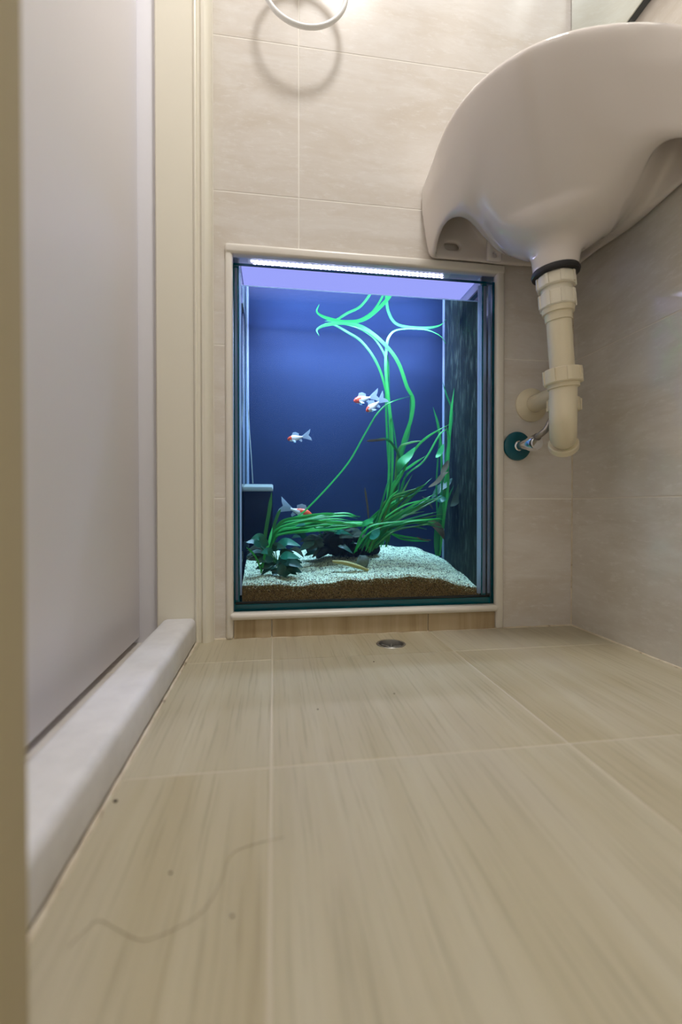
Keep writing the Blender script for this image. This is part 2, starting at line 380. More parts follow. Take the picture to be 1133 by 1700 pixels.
box(bm, (IX0-0.04, YB+0.03, 0), (IX0-0.012, AY1+0.03, 0.83)); box(bm, (IX1+0.012, YB+0.03, 0), (IX1+0.04, AY1+0.03, 0.83))
box(bm, (IX0-0.04, YB+0.03, 0.80), (IX1+0.04, AY1+0.03, 0.83))
struct(obj('wall_alcove', bm, M_WHITEWALL, smooth=False), 'white alcove in the wall that holds the tank')

# ------------------------------------------------------------------ aquarium
TX0, TX1, TY0, TY1, TZ0, TZ1 = IX0+0.0008, IX1-0.0008, YB+0.004, 1.185, 0.0535, 0.744
GT = 0.010
NX0, NX1, NY0, NY1 = TX0+0.0145, 0.4475, TY0+GT, 1.172      # clear inside
WZ = 0.705
aq = thing('aquarium', 'glass fish tank set into the tiled back wall, lit blue from above', 'fish tank', ((TX0+TX1)/2, TY0, TZ0))
def pane(name, a, b, normal_axis, mface, medge=M_GEDGE):
    bm = box(bmesh.new(), a, b, 0.0006, 1)
    bm.normal_update()
    for f in bm.faces: f.material_index = 0 if abs(f.normal[normal_axis]) > 0.9 else 1
    return obj(name, bm, [mface, medge], aq, smooth=False)
pane('front_pane', (TX0, TY0, TZ0), (TX1, TY0+GT, TZ1), 1, M_GLASS)
pane('side_pane', (TX0, TY0+GT+0.002, TZ0+0.012), (TX0+GT, TY1, TZ1), 0, M_GLASS)
sp = pane('side_pane', (NX1, TY0+GT+0.002, TZ0+0.012), (NX1+GT, TY1, TZ1), 0, M_GLASS)
boxo('algae_film', (NX1-0.0012, TY0+GT+0.014, TZ0+0.016), (NX1-0.0004, NY1, WZ+0.01), M_ALGAE, sp)['label'] = 'dark film of algae inside the right pane'
bp = pane('back_pane', (TX0+GT+0.001, NY1+0.003, TZ0+0.012), (NX1-0.001, TY1, TZ1), 1, M_GLASS)
boxo('backing_film', (TX0+GT+0.001, NY1, TZ0+0.012), (NX1-0.001, NY1+0.0025, TZ1), M_BACKP, bp)['label'] = 'blue backing film'
boxo('bottom_pane', (TX0+0.001, TY0+GT+0.001, TZ0), (TX1-0.001, TY1, TZ0+0.0115), M_GEDGE, aq, bev=0.0006, seg=1)
# pale silicone seams in the corners
for a, b in (((TX0+GT+0.0005, TY0+GT+0.0003, TZ0+0.03), (NX0, TY0+GT+0.0055, TZ1-0.004)),
             ((TX0+0.0015, TY0+GT+0.0004, TZ0+0.02), (TX0+GT-0.003, TY0+GT+0.0018, TZ1-0.004)),
             ((NX1-0.0095, TY0+GT+0.0003, TZ0+0.02), (NX1-0.0014, TY0+GT+0.0055, TZ1-0.004)),
             ((NX1+0.002, TY0+GT+0.0004, TZ0+0.02), (NX1+GT-0.001, TY0+GT+0.0018, TZ1-0.004)),
             ((NX1+GT+0.003, TY0+GT+0.0004, TZ0+0.02), (TX1-0.003, TY0+GT+0.0018, TZ1-0.004)),
             ((NX1-0.006, NY1-0.006, TZ0+0.05), (NX1-0.0014, NY1-0.0004, TZ1-0.004)),
             ((NX0-0.003, NY1-0.006, TZ0+0.05), (NX0+0.003, NY1-0.0004, TZ1-0.004))):
    boxo('silicone_seam', a, b, M_SILI, aq, bev=0.0008, seg=2)
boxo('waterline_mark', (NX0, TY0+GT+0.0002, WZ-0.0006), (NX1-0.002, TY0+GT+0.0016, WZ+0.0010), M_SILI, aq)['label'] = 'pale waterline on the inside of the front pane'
boxo('silicone_seam', (TX0+0.002, TY0+GT+0.0003, TZ0+0.0118), (TX1-0.004, TY0+GT+0.004, TZ0+0.0165), M_RUBBER, aq, bev=0.0008)['label'] = 'black seam along the foot of the front pane'

# water
wm = thin_glass('aquarium_water', (1, 1, 1), 1.10)
N, L = wm.node_tree.nodes, wm.node_tree.links
# the surface mirrors at shallow angles (total reflection from below) and lets steep light through
lw = N.new('ShaderNodeLayerWeight'); mrg = N.new('ShaderNodeMapRange')
mrg.inputs['From Min'].default_value = 0.52; mrg.inputs['From Max'].default_value = 0.60
L.new(lw.outputs['Facing'], mrg.inputs['Value'])
L.new(mrg.outputs[0], [n for n in N if n.type == 'MIX_SHADER'][0].inputs[0])
vs = N.new('ShaderNodeVolumeScatter'); vs.inputs['Color'].default_value = (0.22, 0.40, 0.98, 1); vs.inputs['Density'].default_value = 0.17; vs.inputs['Anisotropy'].default_value = 0.2
va = N.new('ShaderNodeVolumeAbsorption'); va.inputs['Color'].default_value = (0.42, 0.85, 0.84, 1); va.inputs['Density'].default_value = 1.6
ad = N.new('ShaderNodeAddShader'); L.new(vs.outputs[0], ad.inputs[0]); L.new(va.outputs[0], ad.inputs[1]); L.new(ad.outputs[0], N['Material Output'].inputs['Volume'])
wat = boxo('water', (NX0-0.002, TY0+GT+0.0002, TZ0+0.0118), (NX1-0.0002, NY1-0.0002, WZ), wm)
wm2 = wm.copy(); N, L = wm2.node_tree.nodes, wm2.node_tree.links
mx2 = [n for n in N if n.type == 'MIX_SHADER'][0]
for l in list(mx2.inputs[0].links): L.remove(l)
mx2.inputs[0].default_value = 0.0
wat.data.materials.append(wm2)
for p in wat.data.polygons: p.material_index = 0 if p.normal.z > 0.9 else 1
tag(wat, 'clear blue-lit water filling the fish tank almost to its top', 'water', kind='stuff')
me = wat.data; me.polygons.foreach_set('use_smooth', [False]*len(me.polygons))

# gravel bed
def bed_z(X, Y):
    t = min(1, max(0, (Y-0.946)/(NY1-0.946)))
    s = (X-NX0)/(NX1-NX0)
    f = 0.098+0.011*math.exp(-((s-0.62)/0.22)**2)-0.020*max(0, (s-0.78)/0.22)**1.5 + 0.002*math.sin(s*19)
    b = 0.150 + 0.012*math.exp(-((s-0.6)/0.25)**2) - 0.03*max(0, (s-0.86)/0.14)
    return f+(b-f)*t**0.85+0.0015*math.sin(X*90+Y*60)
M_SAND = mat('white_sand', (0.60, 0.64, 0.54), 0.8); M_BROWN = mat('brown_gravel', (0.23, 0.125, 0.045), 0.7)
noise_mix(M_SAND, [(0.35, (0.34, 0.38, 0.26)), (0.5, (0.68, 0.72, 0.52)), (0.7, (0.84, 0.87, 0.66))], (1, 1, 1), 320, 2)
noise_mix(M_BROWN, [(0.35, (0.06, 0.035, 0.015)), (0.5, (0.20, 0.125, 0.05)), (0.7, (0.36, 0.25, 0.12))], (1, 1, 1), 320, 2)
M_GRAINS = [M_SAND, M_BROWN, mat('white_grain', (0.86, 0.89, 0.67), 0.6), mat('grey_grain', (0.28, 0.31, 0.22), 0.6), mat('dark_grain', (0.04, 0.04, 0.03), 0.6),
            mat('brown_grain', (0.27, 0.17, 0.075), 0.6), mat('tan_grain', (0.46, 0.34, 0.19), 0.6), mat('olive_grain', (0.20, 0.17, 0.03), 0.6)]
verts, faces, mi = [], [], []
nx, ny = 60, 34
FY = TY0+GT+0.0060
for j in range(ny+1):
    for i in range(nx+1):
        X = NX0+(NX1-0.001-NX0)*i/nx; Y = FY+(NY1-0.0005-FY)*j/ny
        verts.append((X, Y, bed_z(X, Y)))
for j in range(ny):
    for i in range(nx):
        a = j*(nx+1)+i; faces.append((a, a+1, a+nx+2, a+nx+1)); mi.append(0)
b0 = len(verts)
for i in range(nx+1): verts.append((verts[i][0], FY, TZ0+0.012))
for i in range(nx): faces.append((b0+i, b0+i+1, i+1, i)); mi.append(1)
OCT = [(1, 0, 0), (0, 1, 0), (-1, 0, 0), (0, -1, 0), (0, 0, 0.8), (0, 0, -0.8)]
OF = [(0, 1, 4), (1, 2, 4), (2, 3, 4), (3, 0, 4), (1, 0, 5), (2, 1, 5), (3, 2, 5), (0, 3, 5)]
def grain(c, r, m):
    b = len(verts); a = rnd.random()*PI; ca, sa = math.cos(a), math.sin(a)
    for x, y, z in OCT:
        k = r*(0.7+0.6*rnd.random()); verts.append((c[0]+(x*ca-y*sa)*k, c[1]+(x*sa+y*ca)*k, c[2]+z*k))
    for f in OF: faces.append(tuple(b+i for i in f)); mi.append(m)
for _ in range(15000):
    X = rnd.uniform(NX0+0.001, NX1-0.003); Y = FY+0.001+(NY1-0.004-FY)*rnd.random()**1.3
    near = (Y-FY) < 0.014*(0.5+rnd.random())
    m = rnd.choice((5, 4, 7, 6, 2, 5)) if near and rnd.random() < 0.7 else rnd.choices((2, 0, 3, 4), (10, 5, 5.0, 1.6))[0]
    grain((X, Y, bed_z(X, Y)+0.0004), rnd.uniform(0.0009, 0.0021), m)
for _ in range(14000):
    X = rnd.uniform(NX0+0.001, NX1-0.003); zt = bed_z(X, FY); Z = rnd.uniform(TZ0+0.0135, zt+0.001)
    top = zt-Z < 0.008*rnd.random()*1.6
    grain((X, FY-0.0001, Z), rnd.uniform(0.0008, 0.0016), rnd.choice((7, 4, 7, 6, 2, 5)) if top else rnd.choices((5, 6, 1, 4, 7), (5, 3, 5, 2.4, 0.4))[0])
me = bpy.data.meshes.new('gravel_bed'); me.from_pydata(verts, [], faces); me.polygons.foreach_set('material_index', mi)
gb = link('gravel_bed', me, M_GRAINS)
tag(gb, 'sloping bed of white sand over brown gravel in the fish tank', 'gravel', kind='stuff')

# LED lamp over the tank
lamp = thing('aquarium_lamp', 'slim LED lamp with two rows of white-violet lights over the tank', 'lamp', (0.19, 1.0, 0.763))
boxo('housing', (NX0-0.008, 0.950, 0.7645), (NX1+0.004, 1.165, 0.785), M_LEDBODY, lamp, bev=0.002)
boxo('glow_panel', (NX0-0.002, 0.980, 0.7615), (NX1-0.002, 1.160, 0.7640), M_LIDGLOW, lamp, bev=0.0008)  # bright underside of the lid, put in as an emitting sheet
boxo('led_board', (NX0+0.012, 0.952, 0.7620), (0.378, 0.979, 0.7642), M_WHITEP, lamp, bev=0.0006)
led_me = None
for r_, yy in enumerate((0.9585, 0.9715)):
    for i in range(45):
        x = -0.043+0.4114*(i+0.5*r_)/45
        if led_me is None:
            bm = bmesh.new(); lathe(bm, (0, 0, 0), (0, 0, -1), [(0, 0.0026), (0.0012, 0.0025), (0.0024, 0.0017), (0.0029, 0)], 10)
            bmesh.ops.recalc_face_normals(bm, faces=bm.faces[:])
            led_me = bpy.data.meshes.new('led'); bm.to_mesh(led_me); bm.free(); led_me.materials.append(M_LED)
        o = bpy.data.objects.new('led', led_me); COL.objects.link(o); o.parent = lamp
        o.location = Vector((x, yy, 0.7618))-lamp.location
la = bpy.data.lights.new('led_strip_light', 'AREA'); la.shape = 'RECTANGLE'; la.size = 0.41; la.size_y = 0.003
la.energy = LED_POWER; la.color = (0.60, 0.66, 1.0); la.spread = math.radians(132)
lo = bpy.data.objects.new('led_strip_light', la); COL.objects.link(lo); lo.location = (0.163, 0.965, 0.7612); lo.rotation_euler = (math.radians(26), 0, 0)
lb = bpy.data.lights.new('tank_fill_light', 'AREA'); lb.shape = 'RECTANGLE'; lb.size = 0.46; lb.size_y = 0.05  # added unseen area light that brightens the tank's back and bed
lb.energy = TANK_FILL_POWER; lb.color = (0.58, 0.62, 1.0); lb.spread = math.radians(106)
lo = bpy.data.objects.new('tank_fill_light', lb); COL.objects.link(lo); lo.location = (0.19, 1.10, 0.7605); lo.rotation_euler = (math.radians(17), 0, 0)
# hang straps so the lamp rests on the tank rim
for x in (NX0-0.006, NX1+0.002):
    boxo('bracket', (x-0.0015, 0.96, TZ1-0.001), (x+0.0015, 1.16, 0.7655), M_LEDBODY, lamp)

# ------------------------------------------------------------------ plants
VIEW = Vector((0, 1, 0))
def ribbon(bm, pts, width, prof=None, twist=0.0, tw2=None, n=6, cup=0.12, thick=0.0007, face=(0, -1, 0.25)):
    P = crom(pts, n); m = len(P); rows_ = []
    fc = Vector(face).normalized()
    for i, p in enumerate(P):
        t = i/(m-1); T = (P[min(i+1, m-1)]-P[max(i-1, 0)]).normalized()
        s = T.cross(fc)
        if s.length < 1e-4: s = Vector((1, 0, 0))
        s.normalize(); nrm = s.cross(T).normalized()
        a = twist+((tw2 if tw2 is not None else twist)-twist)*t
        s2 = s*math.cos(a)+nrm*math.sin(a); n2 = nrm*math.cos(a)-s*math.sin(a)
        wd = width*(prof(t) if prof else (min(1, 0.45+t*4)*min(1, (1-t)*5+0.08)))*0.5
        rows_.append([bm.verts.new(p-s2*wd), bm.verts.new(p-n2*(wd*cup-thick)), bm.verts.new(p+s2*wd), bm.verts.new(p-n2*(wd*cup+thick))])
    for a, b in zip(rows_, rows_[1:]):
        for k in range(4): bm.faces.new((a[k], a[(k+1) % 4], b[(k+1) % 4], b[k]))
    bm.faces.new(rows_[0]); bm.faces.new(rows_[-1][::-1])
    return bm
def grass(parent, pts, width=0.006, m=0, twist=0.0, tw2=None, lab=None, n=6):
    o = obj('leaf', ribbon(bmesh.new(), [q(*p) for p in pts], width, None, twist, tw2, n), (M_GRASS+M_DEAD)[m], parent)
    if lab: o['label'] = lab
    return o
def oval(t): return max(0.05, math.sin(PI*min(1, t**0.85))**0.8)
def broad(parent, pts, width, m, twist=0.0, lab=None, face=(0, -1, 0.6), stem=None):
    o = obj('leaf', ribbon(bmesh.new(), [q(*p) for p in pts], width, oval, twist, None, 8, 0.22, 0.0007, face), (M_ANUB+M_DEAD)[m], parent)
    if lab: o['label'] = lab
    if stem: obj('stem', tube(bmesh.new(), crom([q(*p) for p in stem], 6), 0.0011, 8), M_GRASS[2], parent)
    return o

e1 = thing('eelgrass', 'tall eelgrass with long ribbon leaves bending over at the water surface', 'water plant', tuple(q(640, 1190, 1.06)))
grass(e1, [(620, 1200, 1.07), (660, 960, 1.07), (665, 800, 1.07), (655, 660, 1.07), (640, 520, 1.08), (641, 430, 1.09), (652, 375, 1.10), (690, 347, 1.11), (790, 347, 1.11), (850, 370, 1.115), (875, 402, 1.12)], 0.0062, 1, 0.1, 0.7)
grass(e1, [(640, 1200, 1.06), (680, 960, 1.06), (705, 800, 1.06), (738, 700, 1.06), (746, 622, 1.065), (722, 570, 1.07), (690, 480, 1.08), (640, 410, 1.09), (560, 344, 1.10), (480, 322, 1.10), (410, 328, 1.10), (370, 347, 1.10), (378, 372, 1.095)], 0.0085, 0, 0.1, 0.3)
grass(e1, [(630, 1190, 1.07), (650, 940, 1.08), (655, 700, 1.08), (636, 570, 1.085), (600, 470, 1.09), (545, 395, 1.10), (490, 358, 1.10), (443, 332, 1.105), (400, 322, 1.105)], 0.0056, 1, 0.2, 0.2)
grass(e1, [(628, 1190, 1.07), (655, 1000, 1.085), (645, 780, 1.09), (640, 600, 1.09), (645, 500, 1.085), (632, 440, 1.09), (592, 380, 1.10), (540, 346, 1.105), (470, 326, 1.105)], 0.005, 0, 0.3, 0.1)
grass(e1, [(640, 1190, 1.08), (690, 960, 1.09), (680, 800, 1.095), (655, 640, 1.10), (650, 480, 1.10), (640, 430, 1.1)], 0.004, 2, 0.3, 0.9)
grass(e1, [(650, 1190, 1.06), (700, 860, 1.065), (728, 760, 1.07), (738, 660, 1.07), (735, 600, 1.065)], 0.006, 2, 0.3)
grass(e1, [(640, 1190, 1.05), (680, 960, 1.05), (695, 860, 1.05), (668, 800, 1.045), (640, 777, 1.04), (600, 781, 1.035), (565, 784, 1.03)], 0.0058, 2, 0.1, 0.3)
grass(e1, [(638, 778, 1.039), (600, 781, 1.034), (562, 784, 1.029)], 0.0056, 4, 0.3, lab='withered tan leaf tip')
grass(e1, [(650, 1180, 1.05), (675, 950, 1.05), (690, 820, 1.05), (730, 792, 1.045), (795, 782, 1.04)], 0.0058, 3, 0.2)
grass(e1, [(640, 1180, 1.05), (660, 1000, 1.045), (700, 920, 1.04), (745, 830, 1.035), (800, 770, 1.03), (890, 718, 1.03)], 0.0055, 1, 0.1)
grass(e1, [(650, 1180, 1.05), (690, 1010, 1.045), (720, 920, 1.04), (790, 860, 1.04), (850, 760, 1.04), (885, 735, 1.04)], 0.0045, 0, 0.4)
grass(e1, [(640, 1170, 1.05), (650, 1040, 1.05), (680, 930, 1.05), (740, 880, 1.05), (800, 840, 1.05)], 0.006, 0, 0.2)
broad(e1, [(690, 905, 1.035), (700, 870, 1.03), (730, 840, 1.03), (755, 808, 1.03)], 0.022, 2, 0.25, 'broad pointed green leaf')

e2 = thing('eelgrass', 'dense fan of bright eelgrass leaning right above the white sand', 'water plant', tuple(q(570, 1220, 1.02)))
fan = [((575, 1222), (620, 1080), (655, 1010), (690, 975), 1), ((520, 1220), (570, 1120), (640, 1040), (760, 988), 0), ((545, 1215), (590, 1110), (660, 1010), (800, 975), 2),
       ((560, 1215), (610, 1120), (720, 1050), (835, 990), 0), ((575, 1210), (620, 1130), (720, 1070), (830, 1010), 3), ((560, 1200), (600, 1140), (690, 1080), (795, 1025), 0),
       ((545, 1205), (600, 1120), (650, 1000), (660, 900), 2), ((555, 1205), (615, 1090), (665, 980), (700, 920), 0), ((575, 1215), (630, 1110), (690, 1030), (770, 960), 2),
       ((580, 1215), (640, 1090), (720, 1000), (800, 950), 3), ((520, 1215), (580, 1140), (700, 1104), (850, 1088), 1), ((540, 1200), (600, 1150), (720, 1110), (845, 1100), 0),
       ((575, 1200), (640, 1150), (720, 1160), (815, 1174), 0), ((600, 1190), (650, 1140), (740, 1120), (800, 1130), 2), ((560, 1190), (620, 1110), (690, 1060), (760, 1040), 0),
       ((590, 1210), (640, 1120), (690, 1000), (725, 900), 2), ((600, 1200), (660, 1100), (760, 1040), (860, 1000), 2), ((585, 1200), (655, 1120), (750, 1085), (850, 1060), 2),
       ((530, 1200), (585, 1130), (640, 1060), (690, 1020), 1), ((570, 1205), (640, 1130), (705, 1080), (790, 1060), 3), ((600, 1205), (680, 1130), (760, 1100), (840, 1112), 2)]
for i, (a, b, c, d, m) in enumerate(fan):
    y = 1.0+0.055*((i*7) % 10)/10
    for r_ in range(2):
        j = lambda p, k: (p[0]+rnd.uniform(-k, k)*r_, p[1]+rnd.uniform(-k, k)*r_)
        grass(e2, [(*j(a, 9), y+0.012), (*j(b, 16), y+0.004), (*j(c, 18), y), (*j(d, 26), y-0.006+0.012*r_)], 0.0036+0.0018*rnd.random(), m if not r_ else rnd.choice((0, 1, 2, 3)), rnd.uniform(-0.4, 0.7))
grass(e2, [(572, 1090, 1.04), (568, 1040, 1.04), (562, 1000, 1.04), (557, 965, 1.04)], 0.0045, 4, 0.3, lab='withered pale leaf')
grass(e2, [(760, 1160, 1.0), (790, 1172, 1.0), (818, 1171, 1.0)], 0.003, 4, 0.2, lab='withered brown leaf tip')
broad(e2, [(545, 1118, 1.02), (560, 1105, 1.015), (580, 1095, 1.01), (590, 1085, 1.01)], 0.014, 2, 0.1)
broad(e2, [(575, 1165, 1.0), (590, 1155, 0.995), (605, 1140, 0.995), (615, 1128, 0.995)], 0.020, 1, 0.2)

e3 = thing('eelgrass', 'eelgrass combed flat with leaves streaming right from beside the black filter', 'water plant', tuple(q(185, 1200, 1.05)))
flat = [((205, 1135), (300, 1098), (440, 1078), (540, 1080), 1), ((200, 1142), (330, 1118), (500, 1105), (690, 1111), 1), ((205, 1150), (330, 1128), (480, 1115), (640, 1105), 0),
        ((220, 1112), (330, 1088), (470, 1066), (535, 1082), 0), ((215, 1120), (310, 1085), (400, 1078), (480, 1085), 2), ((205, 1130), (300, 1110), (380, 1095), (470, 1100), 0),
        ((210, 1155), (320, 1140), (430, 1130), (520, 1120), 1), ((200, 1160), (300, 1142), (400, 1135), (480, 1140), 2), ((230, 1105), (320, 1078), (400, 1070), (450, 1075), 0),
        ((215, 1145), (340, 1105), (430, 1090), (500, 1095), 1), ((205, 1138), (290, 1120), (380, 1115), (470, 1125), 0), ((225, 1125), (330, 1100), (430, 1105), (560, 1112), 1),
        ((210, 1128), (300, 1095), (390, 1085), (440, 1090), 2), ((300, 1122), (450, 1118), (650, 1113), (700, 1112), 1), ((420, 1122), (560, 1112), (680, 1100), (858, 1086), 1),
        ((230, 1140), (330, 1112), (420, 1108), (520, 1110), 0)]
for i, (a, b, c, d, m) in enumerate(flat):
    y = 1.01+0.05*((i*3) % 8)/8
    st = [(182+rnd.uniform(-8, 8), 1205, y+0.02)] if a[0] < 260 else []
    for r_ in range(2):
        j = lambda p, k: (p[0]+rnd.uniform(-k, k)*r_, p[1]+rnd.uniform(-k, k)*0.6*r_)
        grass(e3, st+[(*j(a, 6), y+0.012), (*j(b, 12), y+0.004), (*j(c, 14), y+0.006*r_), (*j(d, 20), y+0.004)], 0.0034+0.0016*rnd.random(), m if not r_ else rnd.choice((0, 1, 0, 2)), rnd.uniform(-0.3, 0.6))
grass(e3, [(175, 1200, 1.06), (270, 1100, 1.06), (330, 1050, 1.065), (430, 945, 1.07), (500, 858, 1.07), (560, 752, 1.065), (610, 672, 1.06), (660, 632, 1.055), (742, 606, 1.05)], 0.0042, 0, 0.1, 0.4)
grass(e3, [(150, 1302, 0.99), (165, 1230, 0.99), (182, 1180, 1.0), (195, 1120, 1.02)], 0.0055, 0, 0.1)
grass(e3, [(150, 1292, 0.985), (135, 1250, 0.985), (115, 1220, 0.985), (92, 1200, 0.985)], 0.004, 1, 0.3)
grass(e3, [(160, 1200, 1.05), (170, 1130, 1.05), (182, 1060, 1.05), (192, 985, 1.05)], 0.008, 3, 0.1)
grass(e3, [(180, 1200, 1.05), (200, 1120, 1.05), (215, 1075, 1.05), (228, 1050, 1.05)], 0.007, 3, 0.1)

a1 = thing('anubias', 'low broad-leaved dark green plant in the front left tank corner', 'water plant', tuple(q(210, 1290, 1.0)))
crown = (215, 1275, 1.005)
for (x0, y0), (x1, y1), (x2, y2), wd, m in [((180, 1205), (140, 1160), (100, 1185), 0.020, 1), ((190, 1225), (140, 1195), (95, 1215), 0.018, 4), ((205, 1205), (255, 1178), (305, 1196), 0.022, 1),
        ((270, 1205), (298, 1215), (318, 1240), 0.012, 4), ((225, 1240), (262, 1232), (305, 1245), 0.020, 1), ((235, 1260), (270, 1258), (315, 1280), 0.026, 0), ((215, 1275), (240, 1300), (268, 1302), 0.022, 0),
        ((210, 1262), (180, 1280), (150, 1310), 0.020, 0), ((200, 1250), (165, 1245), (130, 1262), 0.020, 0), ((215, 1250), (230, 1265), (225, 1305), 0.022, 0), ((240, 1270), (280, 1285), (310, 1300), 0.02, 0),
        ((190, 1235), (175, 1215), (150, 1225), 0.018, 1), ((225, 1230), (245, 1215), (280, 1222), 0.016, 0), ((245, 1255), (275, 1252), (312, 1262), 0.022, 0), ((230, 1275), (262, 1290), (290, 1308), 0.024, 0),
        ((205, 1280), (205, 1298), (195, 1312), 0.020, 0), ((180, 1245), (140, 1240), (100, 1250), 0.020, 4), ((195, 1215), (215, 1195), (250, 1205), 0.018, 0), ((170, 1230), (125, 1222), (92, 1238), 0.018, 0),
        ((215, 1265), (245, 1275), (275, 1290), 0.024, 0), ((200, 1262), (165, 1272), (128, 1285), 0.020, 0), ((150, 1200), (120, 1178), (90, 1182), 0.016, 0), ((225, 1285), (240, 1305), (250, 1318), 0.018, 0)]:
    yy = 0.985+rnd.uniform(-0.01, 0.012)
    broad(a1, [(x0, y0, yy+0.008), ((x0+x1)/2, (y0+y1)/2-3, yy+0.003), (x1, y1, yy), (x2, y2, yy-0.006)], wd, m, rnd.uniform(-0.3, 0.3), stem=[crown, ((crown[0]+x0)/2, (crown[1]+y0)/2-6, 1.0), (x0, y0, yy+0.008)])
a2 = thing('anubias', 'grey-green half withered broad-leaved plant on the driftwood mid tank', 'water plant', tuple(q(430, 1210, 1.06)))
crown = (430, 1205, 1.06)
for (x0, y0), (x1, y1), (x2, y2), wd, m in [((400, 1180), (365, 1185), (330, 1215), 0.026, 4), ((440, 1150), (480, 1150), (540, 1165), 0.022, 4), ((470, 1130), (510, 1125), (555, 1150), 0.022, 4),
        ((390, 1120), (420, 1105), (455, 1110), 0.016, 1), ((440, 1145), (470, 1140), (510, 1156), 0.013, 1), ((410, 1190), (380, 1215), (350, 1240), 0.018, 4), ((380, 1160), (340, 1165), (300, 1180), 0.018, 4),
        ((350, 1110), (320, 1105), (285, 1120), 0.014, 1), ((480, 1180), (520, 1178), (550, 1195), 0.016, 0), ((420, 1170), (460, 1165), (500, 1190), 0.024, 0), ((360, 1170), (330, 1190), (300, 1215), 0.022, 0), ((380, 1205), (350, 1218), (320, 1235), 0.02, 0), ((500, 1150), (540, 1150), (575, 1170), 0.018, 4), ((330, 1160), (300, 1150), (270, 1165), 0.018, 0), ((450, 1190), (480, 1200), (510, 1225), 0.016, 0)]:
    yy = 1.045+rnd.uniform(-0.012, 0.012)
    broad(a2, [(x0, y0, yy+0.008), ((x0+x1)/2, (y0+y1)/2-2, yy+0.003), (x1, y1, yy), (x2, y2, yy-0.006)], wd, m, rnd.uniform(-0.3, 0.3), stem=[crown, ((crown[0]+x0)/2, (crown[1]+y0)/2-4, 1.06), (x0, y0, yy+0.008)])

s1 = thing('sword_plant', 'tall stemmed plant with browning leaves in the back right tank corner', 'water plant', tuple(q(848, 1232, 1.09)))
for pts, wd, m, tw in [([(845, 1235, 1.09), (862, 1050, 1.09), (880, 880, 1.09), (886, 780, 1.09), (876, 725, 1.085)], 0.006, 1, 0.2), ([(850, 1230, 1.10), (872, 1050, 1.10), (884, 860, 1.10), (894, 690, 1.10), (908, 578, 1.10)], 0.006, 0, 0.4),
                       ([(840, 1230, 1.10), (856, 1000, 1.10), (858, 850, 1.10), (846, 730, 1.10), (825, 652, 1.10)], 0.006, 0, 0.3), ([(848, 1230, 1.11), (868, 900, 1.11), (892, 760, 1.11), (900, 670, 1.11), (878, 605, 1.11), (861, 550, 1.11)], 0.004, 2, 0.5),
                       ([(842, 1234, 1.08), (850, 1100, 1.08), (860, 960, 1.08), (862, 840, 1.075)], 0.004, 2, 0.2), ([(835, 1232, 1.085), (842, 1100, 1.085), (838, 960, 1.085), (850, 760, 1.085)], 0.004, 2, 0.4),
                       ([(852, 1234, 1.085), (862, 1120, 1.08), (880, 1000, 1.08), (884, 920, 1.08), (876, 870, 1.08)], 0.006, 1, 0.3), ([(838, 1232, 1.095), (846, 1140, 1.095), (870, 1040, 1.095), (905, 960, 1.095)], 0.006, 2, 0.3),
                       ([(842, 1232, 1.09), (850, 1160, 1.09), (855, 1080, 1.09), (852, 1000, 1.09)], 0.009, 2, 0.2), ([(836, 1230, 1.08), (836, 1150, 1.08), (845, 1080, 1.08), (862, 1010, 1.08)], 0.009, 2, 0.2)]:
    grass(s1, pts, wd, m, tw)
broad(s1, [(905, 665, 1.095), (912, 678, 1.095), (920, 690, 1.095), (930, 700, 1.095)], 0.012, 0, 0.3)
broad(s1, [(835, 850, 1.07), (848, 835, 1.068), (858, 815, 1.066), (866, 795, 1.066)], 0.014, 2, 0.4, 'curled bright green leaf')
broad(s1, [(806, 966, 1.06), (840, 945, 1.058), (865, 915, 1.056), (886, 905, 1.055)], 0.013, 3, 0.4, 'browning leaf')
broad(s1, [(855, 915, 1.07), (868, 895, 1.07), (878, 875, 1.07), (885, 858, 1.07)], 0.014, 3, 0.3, 'browning leaf')
broad(s1, [(892, 1040, 1.08), (912, 1020, 1.075), (925, 985, 1.07), (930, 940, 1.07)], 0.020, 4, 0.3, 'browning leaf')
broad(s1, [(800, 1105, 1.05), (830, 1110, 1.048), (855, 1135, 1.046), (868, 1170, 1.046)], 0.026, 3, 0.2, 'torn brown leaf')
broad(s1, [(842, 1020, 1.07), (852, 1012, 1.066), (865, 1010, 1.064), (878, 1012, 1.064)], 0.022, 1, 0.2, 'pale round leaf')
broad(s1, [(780, 1000, 1.05), (800, 1015, 1.05), (815, 1035, 1.05), (825, 1052, 1.05)], 0.008, 4, 0.2, 'browning leaf')
broad(s1, [(820, 1010, 1.09), (850, 970, 1.088), (880, 950, 1.086), (900, 930, 1.086)], 0.02, 0, 0.3)

# driftwood, stone, twig
bm = bmesh.new(); pts = crom([q(330, 1215, 1.08), q(400, 1185, 1.075), q(470, 1180, 1.075), q(540, 1195, 1.08), q(610, 1210, 1.09)], 8)
tube(bm, pts, [0.010+0.022*math.sin(PI*i/(len(pts)-1))*(0.85+0.3*rnd.random()) for i in range(len(pts))], 12)
tube(bm, crom([q(430, 1200, 1.075), q(400, 1215, 1.05), q(370, 1240, 1.035)], 5), [0.012, 0.012, 0.011, 0.011, 0.01, 0.01, 0.009, 0.008, 0.007, 0.006, 0.004], 10)
tag(obj('driftwood', bm, M_WOOD), 'dark driftwood lying behind the white sand under the flat eelgrass', 'driftwood')
bm = bmesh.new(); c = q(549, 1255, 1.015)
lathe(bm, c-Vector((0, 0, 0.014)), (0.05, 0, 1), [(-0.001, 0), (0, 0.008), (0.006, 0.0125), (0.014, 0.0138), (0.021, 0.0125), (0.026, 0.009), (0.0275, 0)], 20)
